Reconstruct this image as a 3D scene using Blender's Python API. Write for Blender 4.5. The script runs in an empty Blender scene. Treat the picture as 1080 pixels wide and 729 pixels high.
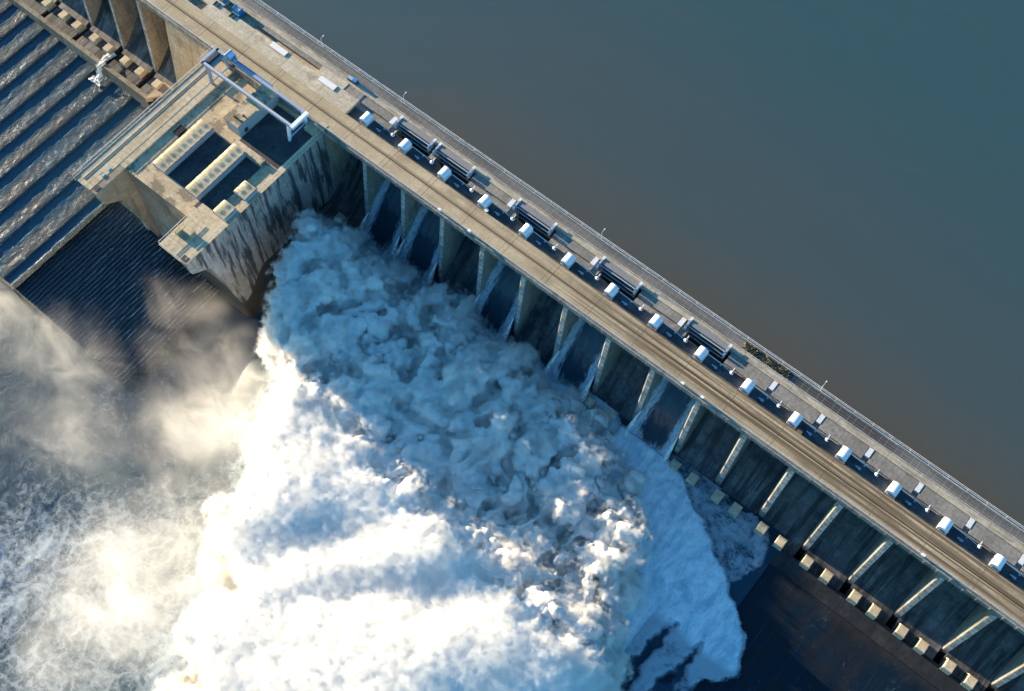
import bpy, math, random
import numpy as np
from mathutils import Matrix, Vector

random.seed(7)
scene = bpy.context.scene
COL = scene.collection
R = math.radians

# ------------------------------------------------------------------ helpers
class MB:
    """collects faces in world coordinates; build() links them as ONE mesh object"""
    def __init__(s): s.v = []; s.f = []
    def quad(s, *p):
        n = len(s.v); s.v += [tuple(q) for q in p]; s.f.append(tuple(range(n, n+len(p)))); return s
    def box(s, x0, x1, y0, y1, z0, z1):
        return s.rings([[(x0,y0,z0),(x1,y0,z0),(x1,y1,z0),(x0,y1,z0)], [(x0,y0,z1),(x1,y0,z1),(x1,y1,z1),(x0,y1,z1)]])
    def rings(s, rs, cap=True):
        n = len(rs[0]); b = len(s.v)
        for r in rs: s.v += [tuple(p) for p in r]
        for i in range(len(rs)-1):
            for j in range(n):
                k = (j+1) % n
                s.f.append((b+i*n+j, b+i*n+k, b+(i+1)*n+k, b+(i+1)*n+j))
        if cap:
            s.f.append(tuple(b+j for j in reversed(range(n))))
            s.f.append(tuple(b+(len(rs)-1)*n+j for j in range(n)))
        return s
    def prism_x(s, prof, x0, x1):      # profile in (y, z)
        return s.rings([[(x0,y,z) for y,z in prof], [(x1,y,z) for y,z in prof]])
    def prism_y(s, prof, y0, y1):      # profile in (x, z)
        return s.rings([[(x,y1,z) for x,z in prof], [(x,y0,z) for x,z in prof]])
    def tube(s, a, b, r, r2=None, n=8):
        a = Vector(a); b = Vector(b); d = (b-a).normalized()
        u = d.orthogonal().normalized(); w = d.cross(u); r2 = r if r2 is None else r2
        return s.rings([[a+(u*math.cos(t)+w*math.sin(t))*r for t in [2*math.pi*i/n for i in range(n)]],
                        [b+(u*math.cos(t)+w*math.sin(t))*r2 for t in [2*math.pi*i/n for i in range(n)]]])
    def beam(s, a, b, w, h):           # rectangular bar from a to b
        a = Vector(a); b = Vector(b); d = (b-a).normalized()
        up = Vector((0,0,1)) if abs(d.z) < .9 else Vector((1,0,0))
        u = d.cross(up).normalized()*w/2; q = u.cross(d).normalized()*h/2
        return s.rings([[p+u+q, p-u+q, p-u-q, p+u-q] for p in (a, b)])
    def build(s, name, mat, parent=None, smooth=False):
        off = Vector((0,0,0)) if parent is None else world_loc(parent)
        me = bpy.data.meshes.new(name)
        me.from_pydata([tuple(Vector(p)-off) for p in s.v], [], s.f)
        me.validate(); 
        import bmesh
        bm = bmesh.new(); bm.from_mesh(me); bmesh.ops.recalc_face_normals(bm, faces=bm.faces); bm.to_mesh(me); bm.free()
        if smooth:
            for p in me.polygons: p.use_smooth = True
        me.materials.append(mat)
        o = bpy.data.objects.new(name, me); COL.objects.link(o)
        if parent is not None: o.parent = parent
        return o

def world_loc(o):
    p = Vector(o.location)
    while o.parent is not None:
        o = o.parent; p = p + Vector(o.location)
    return p

def tag(o, label=None, cat=None, group=None, kind=None):
    if label: o['label'] = label
    if cat: o['category'] = cat
    if group: o['group'] = group
    if kind: o['kind'] = kind
    return o

def thing(name, loc, label, cat, group=None):
    o = bpy.data.objects.new(name, None); COL.objects.link(o); o.location = loc
    o.empty_display_size = .5
    return tag(o, label, cat, group)

def dup(root, loc, label, group=None):
    r = root.copy(); COL.objects.link(r); r.location = loc; r['label'] = label
    if group: r['group'] = group
    for ch in list(root.children):
        c = ch.copy(); COL.objects.link(c); c.parent = r
        for g in list(ch.children):
            d = g.copy(); COL.objects.link(d); d.parent = c
    return r

def grid_mesh(name, X, Y, Z, mat, keep=None, attrs=None, smooth=True):
    ny, nx = X.shape
    V = np.stack([X, Y, Z], -1).reshape(-1, 3)
    idx = np.arange(nx*ny).reshape(ny, nx)
    q = np.stack([idx[:-1,:-1], idx[:-1,1:], idx[1:,1:], idx[1:,:-1]], -1).reshape(-1, 4)
    if keep is not None:
        kf = keep.reshape(-1)[q].all(1); q = q[kf]
        used = np.zeros(len(V), bool); used[q.reshape(-1)] = True
        remap = np.cumsum(used)-1; V = V[used]; q = remap[q]
    else: used = np.ones(len(V), bool)
    me = bpy.data.meshes.new(name)
    me.vertices.add(len(V)); me.vertices.foreach_set('co', V.astype(np.float32).reshape(-1))
    me.loops.add(len(q)*4); me.loops.foreach_set('vertex_index', q.astype(np.int32).reshape(-1))
    me.polygons.add(len(q)); me.polygons.foreach_set('loop_start', np.arange(0, len(q)*4, 4, dtype=np.int32))
    me.polygons.foreach_set('loop_total', np.full(len(q), 4, np.int32))
    me.polygons.foreach_set('use_smooth', np.full(len(q), smooth, bool))
    me.update(calc_edges=True)
    for k, a in (attrs or {}).items():
        at = me.attributes.new(k, 'FLOAT', 'POINT'); at.data.foreach_set('value', a.reshape(-1)[used].astype(np.float32))
    me.materials.append(mat)
    o = bpy.data.objects.new(name, me); COL.objects.link(o)
    return o

# ------------------------------------------------------------------ numpy noise
def _h(i, j, k, s):
    i = i.astype(np.int64); j = j.astype(np.int64); k = np.asarray(k).astype(np.int64)
    n = (i*374761393 + j*668265263 + k*2147483647 + s*1274126177) & 0xFFFFFFFF
    n = ((n ^ (n >> 13))*1274126177) & 0xFFFFFFFF
    n = ((n ^ (n >> 16))*2246822519) & 0xFFFFFFFF
    return ((n ^ (n >> 15)) & 0xFFFFFF)/float(0x1000000)
def vnoise(x, y, s=0):
    xi = np.floor(x); yi = np.floor(y); fx = x-xi; fy = y-yi
    u = fx*fx*fx*(fx*(fx*6-15)+10); w = fy*fy*fy*(fy*(fy*6-15)+10)
    a = _h(xi,yi,0*xi,s); b = _h(xi+1,yi,0*xi,s); c = _h(xi,yi+1,0*xi,s); d = _h(xi+1,yi+1,0*xi,s)
    return (a*(1-u)+b*u)*(1-w)+(c*(1-u)+d*u)*w
def fbm(x, y, s=0, o=5, g=.5):
    t = 0; a = 1; n = 0
    for i in range(o):
        t = t+a*vnoise(x*2**i+17.3*i, y*2**i-9.1*i, s+i); n += a; a *= g
    return t/n
def worley3(P, s):
    C = np.floor(P); best = np.full(len(P), 9.)
    for dx in (-1,0,1):
        for dy in (-1,0,1):
            for dz in (-1,0,1):
                c = C+np.array([dx,dy,dz])
                q = np.stack([c[:,0]+_h(c[:,0],c[:,1],c[:,2],s), c[:,1]+_h(c[:,0],c[:,1],c[:,2],s+11), c[:,2]+_h(c[:,0],c[:,1],c[:,2],s+23)], -1)
                best = np.minimum(best, ((P-q)**2).sum(1))
    return np.sqrt(best)
def gnoise3(P, s):
    C = np.floor(P); F = P-C; W = F*F*F*(F*(F*6-15)+10); t = 0
    for dx in (0,1):
        for dy in (0,1):
            for dz in (0,1):
                i, j, k = C[:,0]+dx, C[:,1]+dy, C[:,2]+dz
                a = _h(i,j,k,s)*6.2832; z = _h(i,j,k,s+77)*2-1; r = np.sqrt(1-z*z)
                g = r*np.cos(a)*(F[:,0]-dx)+r*np.sin(a)*(F[:,1]-dy)+z*(F[:,2]-dz)
                t = t+g*(W[:,0] if dx else 1-W[:,0])*(W[:,1] if dy else 1-W[:,1])*(W[:,2] if dz else 1-W[:,2])
    return t
def sst(x, a, b):
    t = np.clip((x-a)/(b-a), 0, 1); return t*t*(3-2*t)

# ------------------------------------------------------------------ materials
class NT:
    def __init__(s, name):
        s.m = bpy.data.materials.new(name); s.m.use_nodes = True
        s.t = s.m.node_tree; s.n = s.t.nodes; s.l = s.t.links
        s.n.clear(); s.out = s.n.new('ShaderNodeOutputMaterial'); s._p = None
    def lk(s, a, b): s.l.new(a, b)
    def put(s, sock, v):
        if hasattr(v, 'is_linked') or isinstance(v, bpy.types.NodeSocket): s.lk(v, sock)
        elif v is not None:
            if isinstance(v, (tuple, list)) and len(v) == 3 and sock.type == 'RGBA': v = (*v, 1)
            sock.default_value = v
    def pos(s):
        if s._p is None: s._p = s.n.new('ShaderNodeNewGeometry')
        return s._p.outputs['Position']
    def normal(s):
        s.pos(); return s._p.outputs['Normal']
    def vmul(s, v, k, add=(0,0,0)):
        n = s.n.new('ShaderNodeVectorMath'); n.operation = 'MULTIPLY_ADD'
        s.put(n.inputs[0], v); n.inputs[1].default_value = k if isinstance(k, (tuple, list)) else (k,k,k); n.inputs[2].default_value = add
        return n.outputs[0]
    def noise(s, scale, detail=5, rough=.55, v=None, dist=0, out=0):
        n = s.n.new('ShaderNodeTexNoise'); n.inputs['Scale'].default_value = 1
        n.inputs['Detail'].default_value = detail; n.inputs['Roughness'].default_value = rough; n.inputs['Distortion'].default_value = dist
        s.lk(s.vmul(v or s.pos(), scale), n.inputs['Vector']); return n.outputs[out]
    def voro(s, scale, feature='F1', v=None, out='Distance'):
        n = s.n.new('ShaderNodeTexVoronoi'); n.feature = feature; n.inputs['Scale'].default_value = 1
        s.lk(s.vmul(v or s.pos(), scale), n.inputs['Vector']); return n.outputs[out]
    def sep(s, v=None):
        n = s.n.new('ShaderNodeSeparateXYZ'); s.lk(v or s.pos(), n.inputs[0]); return n.outputs
    def math(s, op, a, b=None, c=None, clamp=False):
        n = s.n.new('ShaderNodeMath'); n.operation = op; n.use_clamp = clamp
        s.put(n.inputs[0], a)
        if b is not None: s.put(n.inputs[1], b)
        if c is not None: s.put(n.inputs[2], c)
        return n.outputs[0]
    def map(s, x, a, b, c=0., d=1., smooth=True):
        n = s.n.new('ShaderNodeMapRange'); n.interpolation_type = 'SMOOTHSTEP' if smooth else 'LINEAR'
        s.put(n.inputs[0], x)
        for i, q in enumerate((a,b,c,d)): n.inputs[i+1].default_value = q
        return n.outputs[0]
    def mix(s, f, a, b, mode='MIX'):
        n = s.n.new('ShaderNodeMix'); n.data_type = 'RGBA'; n.blend_type = mode
        s.put(n.inputs[0], f); s.put(n.inputs[6], a); s.put(n.inputs[7], b); return n.outputs[2]
    def attr(s, name):
        n = s.n.new('ShaderNodeAttribute'); n.attribute_name = name; return n.outputs['Fac']
    def bump(s, h, strength=.4, dist=.3):
        n = s.n.new('ShaderNodeBump'); n.inputs['Strength'].default_value = strength; n.inputs['Distance'].default_value = dist
        s.put(n.inputs['Height'], h); return n.outputs[0]
    def line(s, x, period, width, off=0.):          # 1 on a thin joint line repeated along x
        f = s.math('FRACT', s.math('DIVIDE', s.math('ADD', x, off+1000*period), period))
        return s.math('LESS_THAN', f, width/period)
    def bsdf(s, color, rough=.8, metal=0., normal=None, spec=.4, **kw):
        b = s.n.new('ShaderNodeBsdfPrincipled')
        s.put(b.inputs['Base Color'], color); s.put(b.inputs['Roughness'], rough); s.put(b.inputs['Metallic'], metal)
        b.inputs['Specular IOR Level'].default_value = spec
        if normal is not None: s.lk(normal, b.inputs['Normal'])
        for k, v in kw.items(): s.put(b.inputs[k], v)
        s.lk(b.outputs[0], s.out.inputs['Surface']); return b

def concrete(name, c1, c2, dark=None, streak=None, samt=.6, joints=(), rough=.85, seed=0., fine=1., wet=None, spread=(.38,.66)):
    t = NT(name); p = t.vmul(t.pos(), 1, (seed*13.7, seed*7.1, seed*3.3))
    col = t.mix(t.map(t.noise(.11, 6, .6, p), *spread), c1, c2)
    f = t.noise(1.1, 6, .62, p)
    col = t.mix(t.map(f, .3, .75, 0, .55*fine), col, tuple(q*.52 for q in c1), 'MIX')
    g = t.noise(.35, 3, .5, t.vmul(p, 1, (31,5,9)))
    col = t.mix(t.map(g, .52, .75, 0, .4), col, tuple(min(1, q*1.25) for q in c2))
    if dark:
        for sc, lo, hi in streak:
            col = t.mix(t.map(t.noise(sc, 5, .6, p), lo, hi, 0, samt), col, dark)
    X = t.sep()
    for ax, per, w, off, amt in joints:
        col = t.mix(t.math('MULTIPLY', t.line(X[ax], per, w, off), amt), col, tuple(q*.3 for q in c1))
    if wet:                                          # darkened below an old waterline
        wl = t.math('ADD', X[2], t.math('MULTIPLY', t.noise(.12, 3, .5), 3.))
        if name == 'stained_wall': wl = t.math('ADD', wl, t.map(X[1], -60, -46, 10, 0))
        col = t.mix(t.map(wl, wet[0]+1.5, wet[0]+2.1, 1, 0), col, wet[1])
    t.bsdf(col, rough, normal=t.bump(f, .35, .12), spec=.25)
    return t.m

def paint(name, c, rough=.45, metal=0., dirt=.35, dcol=None):
    t = NT(name)
    n = t.noise(1.6, 5, .6)
    col = t.mix(t.map(n, .45, .8, 0, dirt), c, dcol or tuple(q*.45 for q in c))
    t.bsdf(col, rough, metal, normal=t.bump(n, .08, .05)); return t.m

TAN1, TAN2 = (.40,.335,.245), (.50,.43,.325)
M = {}
M['deck'] = concrete('deck_concrete', (.45,.385,.285), (.55,.485,.375), (.19,.155,.11), [((.02,.5,.5),.54,.72),((.10,.16,.1),.54,.66),((.5,.5,.5),.60,.72)], .6, [(0,15.9,.16,3.,.7),(0,5.3,.07,1.,.35),(1,3.9,.07,.6,.3)])
def road_material():
    t = NT('road_concrete'); X = t.sep()
    base = t.mix(t.map(t.noise(.1,6,.6), .36,.66), (.40,.32,.205), (.49,.40,.268))
    n = t.noise(1.2,6,.62)
    base = t.mix(t.map(n,.35,.75,0,.5), base, (.25,.205,.14))
    age = t.map(t.math('ADD', X[0], t.math('MULTIPLY', t.noise(.03,3,.5), 60.)), 75, 165, .12, 1.)
    s1 = t.map(t.noise((.012,1.1,1),4,.6), .40,.56)
    s2 = t.map(t.noise((.05,.45,1),5,.65), .42,.64)
    st = t.math('MULTIPLY', t.math('MAXIMUM', s1, t.math('MULTIPLY', s2,.8)), age)
    gr = t.map(t.math('ABSOLUTE', t.math('ADD', X[1], t.math('SUBTRACT', 6.67, t.math('MULTIPLY', t.noise((.2,.3,1),3,.5), .5)))), .2, 1., .75, 0)
    base = t.mix(gr, base, (.17,.13,.085))
    pt = t.noise((.07,.13,.1), 6, .66); base = t.mix(t.map(pt, .50, .66, 0, .6), base, (.24,.19,.125))
    inner = t.map(X[1], -10.3, -9.2, .35, 1.)
    base = t.mix(t.math('MULTIPLY', t.math('MULTIPLY', st, .95), inner), base, (.105,.075,.047))
    for ax,per,w,off,amt in ((0,15.9,.22,0,.75),(0,15.9,.14,1.5,.6),(0,5.3,.08,0,.35)):
        base = t.mix(t.math('MULTIPLY', t.line(X[ax],per,w,off), amt), base, (.11,.09,.065))
    t.bsdf(base, .88, normal=t.bump(n,.3,.1), spec=.25); return t.m
M['road'] = road_material()
M['girder'] = concrete('girder_concrete', (.24,.22,.20), (.34,.32,.29), (.08,.075,.07), [((.5,.5,.08),.5,.7)], .6, [(0,3.97,.1,0,.5)])
M['pier'] = concrete('pier_concrete', (.25,.235,.20), (.34,.315,.265), (.09,.082,.07), [((.7,.7,.06),.5,.7)], .7, [(2,2.45,.14,0,.5)], wet=(-38,(.06,.055,.05)))
M['nose'] = concrete('pier_nose_concrete', (.42,.405,.37), (.56,.54,.49), (.17,.16,.14), [((.5,.5,.42),.45,.62)], .75, [(2,2.45,.3,0,.8)])
M['spill'] = concrete('spillway_concrete', (.095,.094,.093), (.185,.182,.178), (.014,.016,.02), [((.5,.05,.05),.45,.62),((.12,.12,.12),.5,.7)], .8, [(0,5.3,.1,2.,.6),(1,3.6,.1,0,.55)], rough=.5)
M['slab'] = concrete('cover_slab', (.20,.185,.165), (.28,.26,.235), (.11,.10,.09), [((.4,.6,.5),.5,.7)], .5, [(0,1.32,.08,0,.55)])
M['beige'] = concrete('ledge_concrete', (.36,.315,.24), (.46,.41,.32), (.16,.14,.115), [((.15,.8,.5),.46,.66)], .7, [(0,15.9,.2,5.,.6)])
def walk_material():
    t = NT('walkway_concrete'); X = t.sep(); n = t.noise(1.1, 6, .62)
    col = t.mix(t.map(t.noise((.04,.3,.3),5,.6), .42,.62), (.15,.145,.14), (.095,.092,.09))
    col = t.mix(t.map(n,.35,.75,0,.4), col, (.06,.058,.056))
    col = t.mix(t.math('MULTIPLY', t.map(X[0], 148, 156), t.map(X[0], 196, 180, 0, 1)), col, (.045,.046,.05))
    f = t.math('MAXIMUM', t.line(X[0], 5.1, .1, 0), t.math('MAXIMUM', t.line(X[0], 5.1, .1, 1.9), t.line(X[1], .95, .06, .2)))
    col = t.mix(t.math('MULTIPLY', f, .38), col, (.42,.41,.40))
    t.bsdf(col, .85, normal=t.bump(n,.3,.1), spec=.25); return t.m
M['walk'] = walk_material()
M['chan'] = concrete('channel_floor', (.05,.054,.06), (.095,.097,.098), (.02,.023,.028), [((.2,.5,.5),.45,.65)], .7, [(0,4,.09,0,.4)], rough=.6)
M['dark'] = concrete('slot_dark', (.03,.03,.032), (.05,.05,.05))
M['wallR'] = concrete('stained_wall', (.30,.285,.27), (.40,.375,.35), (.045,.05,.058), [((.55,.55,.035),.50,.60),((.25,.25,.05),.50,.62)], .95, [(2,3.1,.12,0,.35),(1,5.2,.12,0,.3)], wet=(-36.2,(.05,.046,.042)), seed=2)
M['wallL'] = concrete('abutment_concrete', (.38,.31,.215), (.48,.40,.29), (.19,.15,.10), [((.5,.5,.05),.5,.68)], .6, [(2,7.2,.2,0,.5),(0,7.4,.2,1.,.45)], wet=(-44,(.1,.085,.06)), seed=4)
M['front'] = concrete('front_wall_concrete', (.27,.215,.155), (.36,.295,.22), (.12,.095,.07), [((.5,.5,.06),.5,.68)], .6, [], wet=(-43,(.09,.075,.055)), seed=5)
M['roof'] = concrete('roof_concrete', (.46,.365,.235), (.55,.45,.305), (.13,.105,.075), [((.18,.18,.25),.53,.62),((.6,.6,.5),.60,.70)], .75, [(0,6.1,.1,0,.4),(1,7.,.1,0,.4)], seed=6)
M['arm'] = concrete('arm_concrete', (.49,.395,.255), (.57,.475,.325), (.22,.175,.12), [((.25,.05,.25),.52,.66),((.5,.5,.5),.6,.7)], .55, [(1,6.2,.1,0,.45)], seed=7)
M['shell'] = concrete('vault_shell', (.46,.385,.25), (.56,.485,.345), (.22,.16,.085), [((.12,.8,.5),.5,.66)], .65)
M['block'] = concrete('block_concrete', (.50,.42,.285), (.58,.50,.36), (.3,.25,.17), [((.4,.4,.4),.55,.7)], .5)
M['apronwall'] = concrete('apron_wall_concrete', (.20,.18,.145), (.29,.26,.21), (.07,.065,.055), [((.6,.6,.05),.48,.66)], .7, [(0,7.6,.15,2.,.4)], seed=8)
M['shelf'] = concrete('shelf_concrete', (.02,.024,.03), (.042,.045,.05), (.012,.013,.016), [((.3,.1,.3),.45,.65)], .7, [(0,5.3,.1,0,.4)], rough=.5, seed=9)
M['white'] = paint('white_metal', (.74,.76,.79), .4, dirt=.22)
M['rail'] = paint('rail_paint', (.62,.63,.64), .5)
M['steel'] = paint('crane_paint', (.29,.33,.41), .45, dirt=.4)
M['blue'] = paint('blue_paint', (.04,.20,.42), .4, dirt=.3)
M['lightblue'] = paint('gate_frame_paint', (.29,.38,.46), .45)
M['roof_shade'] = concrete('roof_shade_sheet', (.035,.04,.045), (.07,.075,.08), (.018,.02,.024), [((.18,.18,.5),.5,.66)], .7, [(0,4.2,.1,0,.3)], rough=.6, seed=11)  # near-black colour standing in for shadow on the roof
M['black'] = paint('dark_steel', (.025,.027,.03), .5, dirt=.2)
M['gate'] = paint('gate_skin', (.20,.195,.20), .6, dirt=.5)
M['rust'] = paint('rusty_steel', (.16,.09,.05), .8, dirt=.5)
M['glass'] = paint('skylight_glass', (.72,.70,.68), .3, dirt=.15)
M['grey'] = paint('grey_wall_paint', (.36,.36,.37), .7, dirt=.3)

# ---------------------------------------------------------------- water & spray materials
def water_dark(name, c, foam=None, rough=.12, bscale=.7, bstr=.5):
    t = NT(name); n = t.noise((bscale,bscale,bscale), 5, .6, dist=.4)
    col = c
    t.bsdf(col, rough, normal=t.bump(n, bstr, .25), spec=.5); return t.m

def reservoir_material():
    t = NT('reservoir_water'); X = t.sep()
    d = t.math('ADD', X[1], t.math('MULTIPLY', t.noise((.012,.02,1), 4, .55), 26.))
    d = t.math('SUBTRACT', d, t.math('MULTIPLY', t.map(X[0], 30, -50, 0, 1), -60.))
    col = t.mix(t.map(d, 6, 62), (.076,.064,.046), (.045,.066,.070))
    col = t.mix(t.map(d, 55, 150), col, (.028,.068,.076))
    sw = t.noise((.02,.05,1), 6, .6, dist=1.2); col = t.mix(t.map(sw, .45, .75, 0, .12), col, (.075,.066,.05))
    n = t.noise((.8,.8,.8), 4, .6)
    t.bsdf(col, .35, normal=t.bump(t.math('ADD', n, t.math('MULTIPLY', t.noise((.15,.3,1),4,.6), 1.)), .17, .15), spec=.4); return t.m
M['res'] = reservoir_material()

def basin_material():
    """turbulent tail water: deep blue water with foam where the 'foam' attribute is high"""
    t = NT('basin_water'); fo = t.attr('foam'); X = t.sep()
    warp = t.noise(.07, 3, .5, out=1)
    wv = t.n.new('ShaderNodeVectorMath'); wv.operation = 'MULTIPLY_ADD'
    t.lk(warp, wv.inputs[0]); wv.inputs[1].default_value = (7,7,7); t.lk(t.pos(), wv.inputs[2])
    q = wv.outputs[0]
    def ridge(sc, lo):
        n = t.noise(sc, 5, .6, q); return t.map(t.math('SUBTRACT', 1., t.math('MULTIPLY', t.math('ABSOLUTE', t.math('SUBTRACT', n, .5)), 2.)), lo, 1.)
    lace = t.math('MAXIMUM', ridge(.09, .82), t.math('MULTIPLY', ridge(.26, .80), .8))
    lace = t.math('MAXIMUM', lace, t.math('MULTIPLY', ridge(.8, .78), .55))
    nz = t.noise(.45, 6, .68, q); big = t.noise(.05, 4, .55)
    k = t.math('ADD', t.math('MULTIPLY', lace, .42), t.math('MULTIPLY', nz, .8))
    k = t.math('ADD', k, t.math('MULTIPLY', t.math('SUBTRACT', big, .5), .5))
    f = t.map(t.math('ADD', k, t.math('SUBTRACT', t.math('MULTIPLY', fo, 1.5), .8)), .18, .95)
    f = t.math('MULTIPLY', f, t.map(fo, .0, .15))
    sm = t.map(fo, .8, .95)
    col = t.mix(f, (.010,.042,.072), (.33,.39,.44)); fl = t.noise((.35,.12,.35), 7, .72, q); fg = t.noise(2.2, 6, .75)
    sh = t.mix(t.map(t.math('ADD', fl, t.math('MULTIPLY', t.math('SUBTRACT', fg, .5), .4)), .32, .66), (.34,.49,.57), (.72,.79,.82))
    col = t.mix(sm, col, sh)
    b = t.bump(t.math('ADD', t.math('ADD', nz, t.math('MULTIPLY', fg, .5)), t.math('MULTIPLY', lace, t.map(fo, .6, .9, .35, 0))), .45, .3)
    t.bsdf(col, t.math('ADD', t.math('MULTIPLY', f, .4), .4), normal=b, spec=.25); return t.m
M['basin'] = basin_material()

def spray_material(core):
    t = NT('white_spray' if core else 'white_jet')
    n = t.noise(1.3, 8, .78); n2 = t.voro((1.7,1.7,1.7))
    h = t.math('ADD', n, t.math('MULTIPLY', n2, -.35))
    d = t.n.new('ShaderNodeBsdfDiffuse'); d.inputs['Color'].default_value = (.79,.765,.715,1); d.inputs['Roughness'].default_value = 0
    bn = t.n.new('ShaderNodeBump'); bn.inputs['Distance'].default_value = .7; bn.inputs['Strength'].default_value = .95
    t.lk(h, bn.inputs['Height'])
    if core: t.lk(t.map(t.attr('fine'), .15, .8, .12, .8), bn.inputs['Strength']); t.lk(bn.outputs[0], d.inputs['Normal'])
    if core:
        t.lk(d.outputs[0], t.out.inputs['Surface']); return t.m
    tp = t.n.new('ShaderNodeBsdfTransparent'); m2 = t.n.new('ShaderNodeMixShader')
    al = t.attr('cover'); wis = t.noise(.9, 6, .7)
    a = t.map(t.math('ADD', al, t.math('MULTIPLY', t.math('SUBTRACT', wis, .5), 1.6)), .2, .8)
    t.lk(a, m2.inputs[0]); t.lk(tp.outputs[0], m2.inputs[1]); t.lk(d.outputs[0], m2.inputs[2])
    t.lk(m2.outputs[0], t.out.inputs['Surface']); return t.m
M['spray_core'] = spray_material(True)
M['spray'] = spray_material(False)
def fog_material():
    t = NT('spray_fog')
    vi = t.n.new('ShaderNodeVolumeInfo')
    n = t.noise(.40, 8, .74)
    # puffs eat into the shell: the further out, the less of the noise survives
    k = t.map(t.math('ADD', t.math('MULTIPLY', t.math('SUBTRACT', n, .445), 2.9), vi.outputs['Density']), .42, .58)
    X = t.sep(); vv = t.math('SUBTRACT', t.math('MULTIPLY', X[0], -.09), t.math('ADD', X[1], 70.))
    k = t.math('MULTIPLY', k, t.map(vv, -14, 14, 1., .32))
    den = t.math('MULTIPLY', k, FOG)
    v = t.n.new('ShaderNodeVolumePrincipled'); v.inputs['Color'].default_value = (.94,.93,.905,1); v.inputs['Anisotropy'].default_value = .1
    t.lk(den, v.inputs['Density']); t.lk(v.outputs[0], t.out.inputs['Volume']); return t.m
FOG = 2.6
M['fog'] = fog_material()

def chute_material():
    t = NT('chute_water'); e = t.attr('edge')
    n = t.noise((1.6,.28,.28), 6, .68, dist=.6); n2 = t.noise((3.2,.8,.8), 5, .7)
    f = t.math('MULTIPLY', t.map(t.math('ADD', n, t.math('MULTIPLY', e, .5)), .66, 1.0), t.map(n2, .32, .6, .35, 1))
    col = t.mix(f, (.008,.030,.048), (.50,.57,.62))
    t.bsdf(col, t.math('ADD', t.math('MULTIPLY', f,.4), .14), normal=t.bump(n, .5, .3), spec=.5); return t.m
M['chute'] = chute_material()

def terrace_material():
    t = NT('terrace_water'); w = t.attr('lip')
    n = t.noise((.9,.5,.9), 6, .66, dist=.5); n3 = t.noise(3., 4, .7)
    thin = t.map(t.math('ADD', w, t.math('MULTIPLY', t.math('SUBTRACT', n, .5), .7)), .4, .6)
    thin = t.math('MULTIPLY', thin, t.map(t.noise((.09,.05,.1), 4, .6), .36, .56, .25, 1))
    col = t.mix(thin, (.010,.050,.085), (.034,.044,.052))  # sunlit half of each tread painted greyer, shaded half deep blue
    sp = t.math('MULTIPLY', t.map(t.noise((1.1,.7,1), 5, .72), .54, .64), t.map(t.noise(.09, 2, .5), .46, .6))
    col = t.mix(t.math('MULTIPLY', sp, t.map(w, .35, .6)), col, (.36,.37,.37))  # sun sparkle painted as pale flecks toward the lips
    h = t.math('ADD', t.math('MULTIPLY', n, 1.), t.math('MULTIPLY', n3, .35))
    t.bsdf(col, .3, normal=t.bump(h, .5, .22), spec=.35); return t.m
M['terrace'] = terrace_material()

def steps_material():
    t = NT('wet_steps'); X = t.sep(); w = t.attr('lip')
    n = t.noise((1.4,.5,1), 6, .7); br = t.noise((.7,.16,.3), 6, .75)
    near = t.map(t.math('ADD', t.math('MULTIPLY', X[0], -1), t.math('MULTIPLY', X[1], -.5)), 72, 112, 1, 0.14)
    f = t.math('MULTIPLY', t.math('MULTIPLY', t.map(w, .3, .62), t.map(br, .48, .62)), t.math('MULTIPLY', near, .5))
    col = t.mix(f, t.mix(t.map(n,.4,.65), (.008,.017,.027), (.014,.025,.035)), (.55,.56,.56))
    t.bsdf(col, .3, normal=t.bump(n, .5, .2), spec=.5); return t.m
M['steps'] = steps_material()

def apron_material():
    t = NT('apron_water'); X = t.sep()
    st = t.noise((.16,.02,1), 4, .6)
    n = t.noise((1.2,.7,1), 6, .7); m = t.noise((.35,.06,1), 5, .65)
    col = t.mix(t.map(st,.42,.6), (.005,.014,.026), (.012,.015,.020))
    col = t.mix(t.math('MULTIPLY', t.map(n,.52,.7), t.map(m,.5,.7,0,.55)), col, (.06,.13,.19))
    # browner band along the toe of the dam
    br = t.map(t.math('ADD', X[1], t.math('MULTIPLY', t.noise(.2,4,.6), 9.)), -27., -18.)
    col = t.mix(t.math('MULTIPLY', br, .5), col, (.05,.04,.03))
    ln = t.math('MAXIMUM', t.line(X[0], 16, .14, 5.), t.math('MULTIPLY', t.line(X[0], 8, .1, 2.), .6))
    col = t.mix(t.math('MULTIPLY', t.math('MULTIPLY', ln, .22), t.map(t.noise(.05,3,.5),.45,.6)), col, (.16,.17,.17))
    t.bsdf(col, .3, normal=t.bump(n,.4,.15), spec=.2); return t.m
M['apron'] = apron_material()
M['bed'] = concrete('river_bed', (.07,.065,.055), (.11,.10,.085))

# ------------------------------------------------------------------ SETTING
XL, XR = -200., 290.
# ground sheet far below everything, out past the horizon of any side view
tag(MB().quad((-3000,-3000,-66),(3000,-3000,-66),(3000,3000,-66),(-3000,3000,-66)).build('riverbed', M['bed']), 'dark river bed under the water', None, None, 'structure')
tag(MB().quad((-1500,12.9,-5),(1800,12.9,-5),(1800,1900,-5),(-1500,1900,-5)).build('reservoir_water', M['res']), 'calm brown to teal reservoir water behind the dam', None, None, 'structure')

tag(MB().quad((-1500,-1500,-61.6),(1500,-1500,-61.6),(1500,-27,-61.6),(-1500,-27,-61.6)).build('river_water', M['basin']), 'dark blue river water beyond the churned basin', None, None, 'structure')

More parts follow.
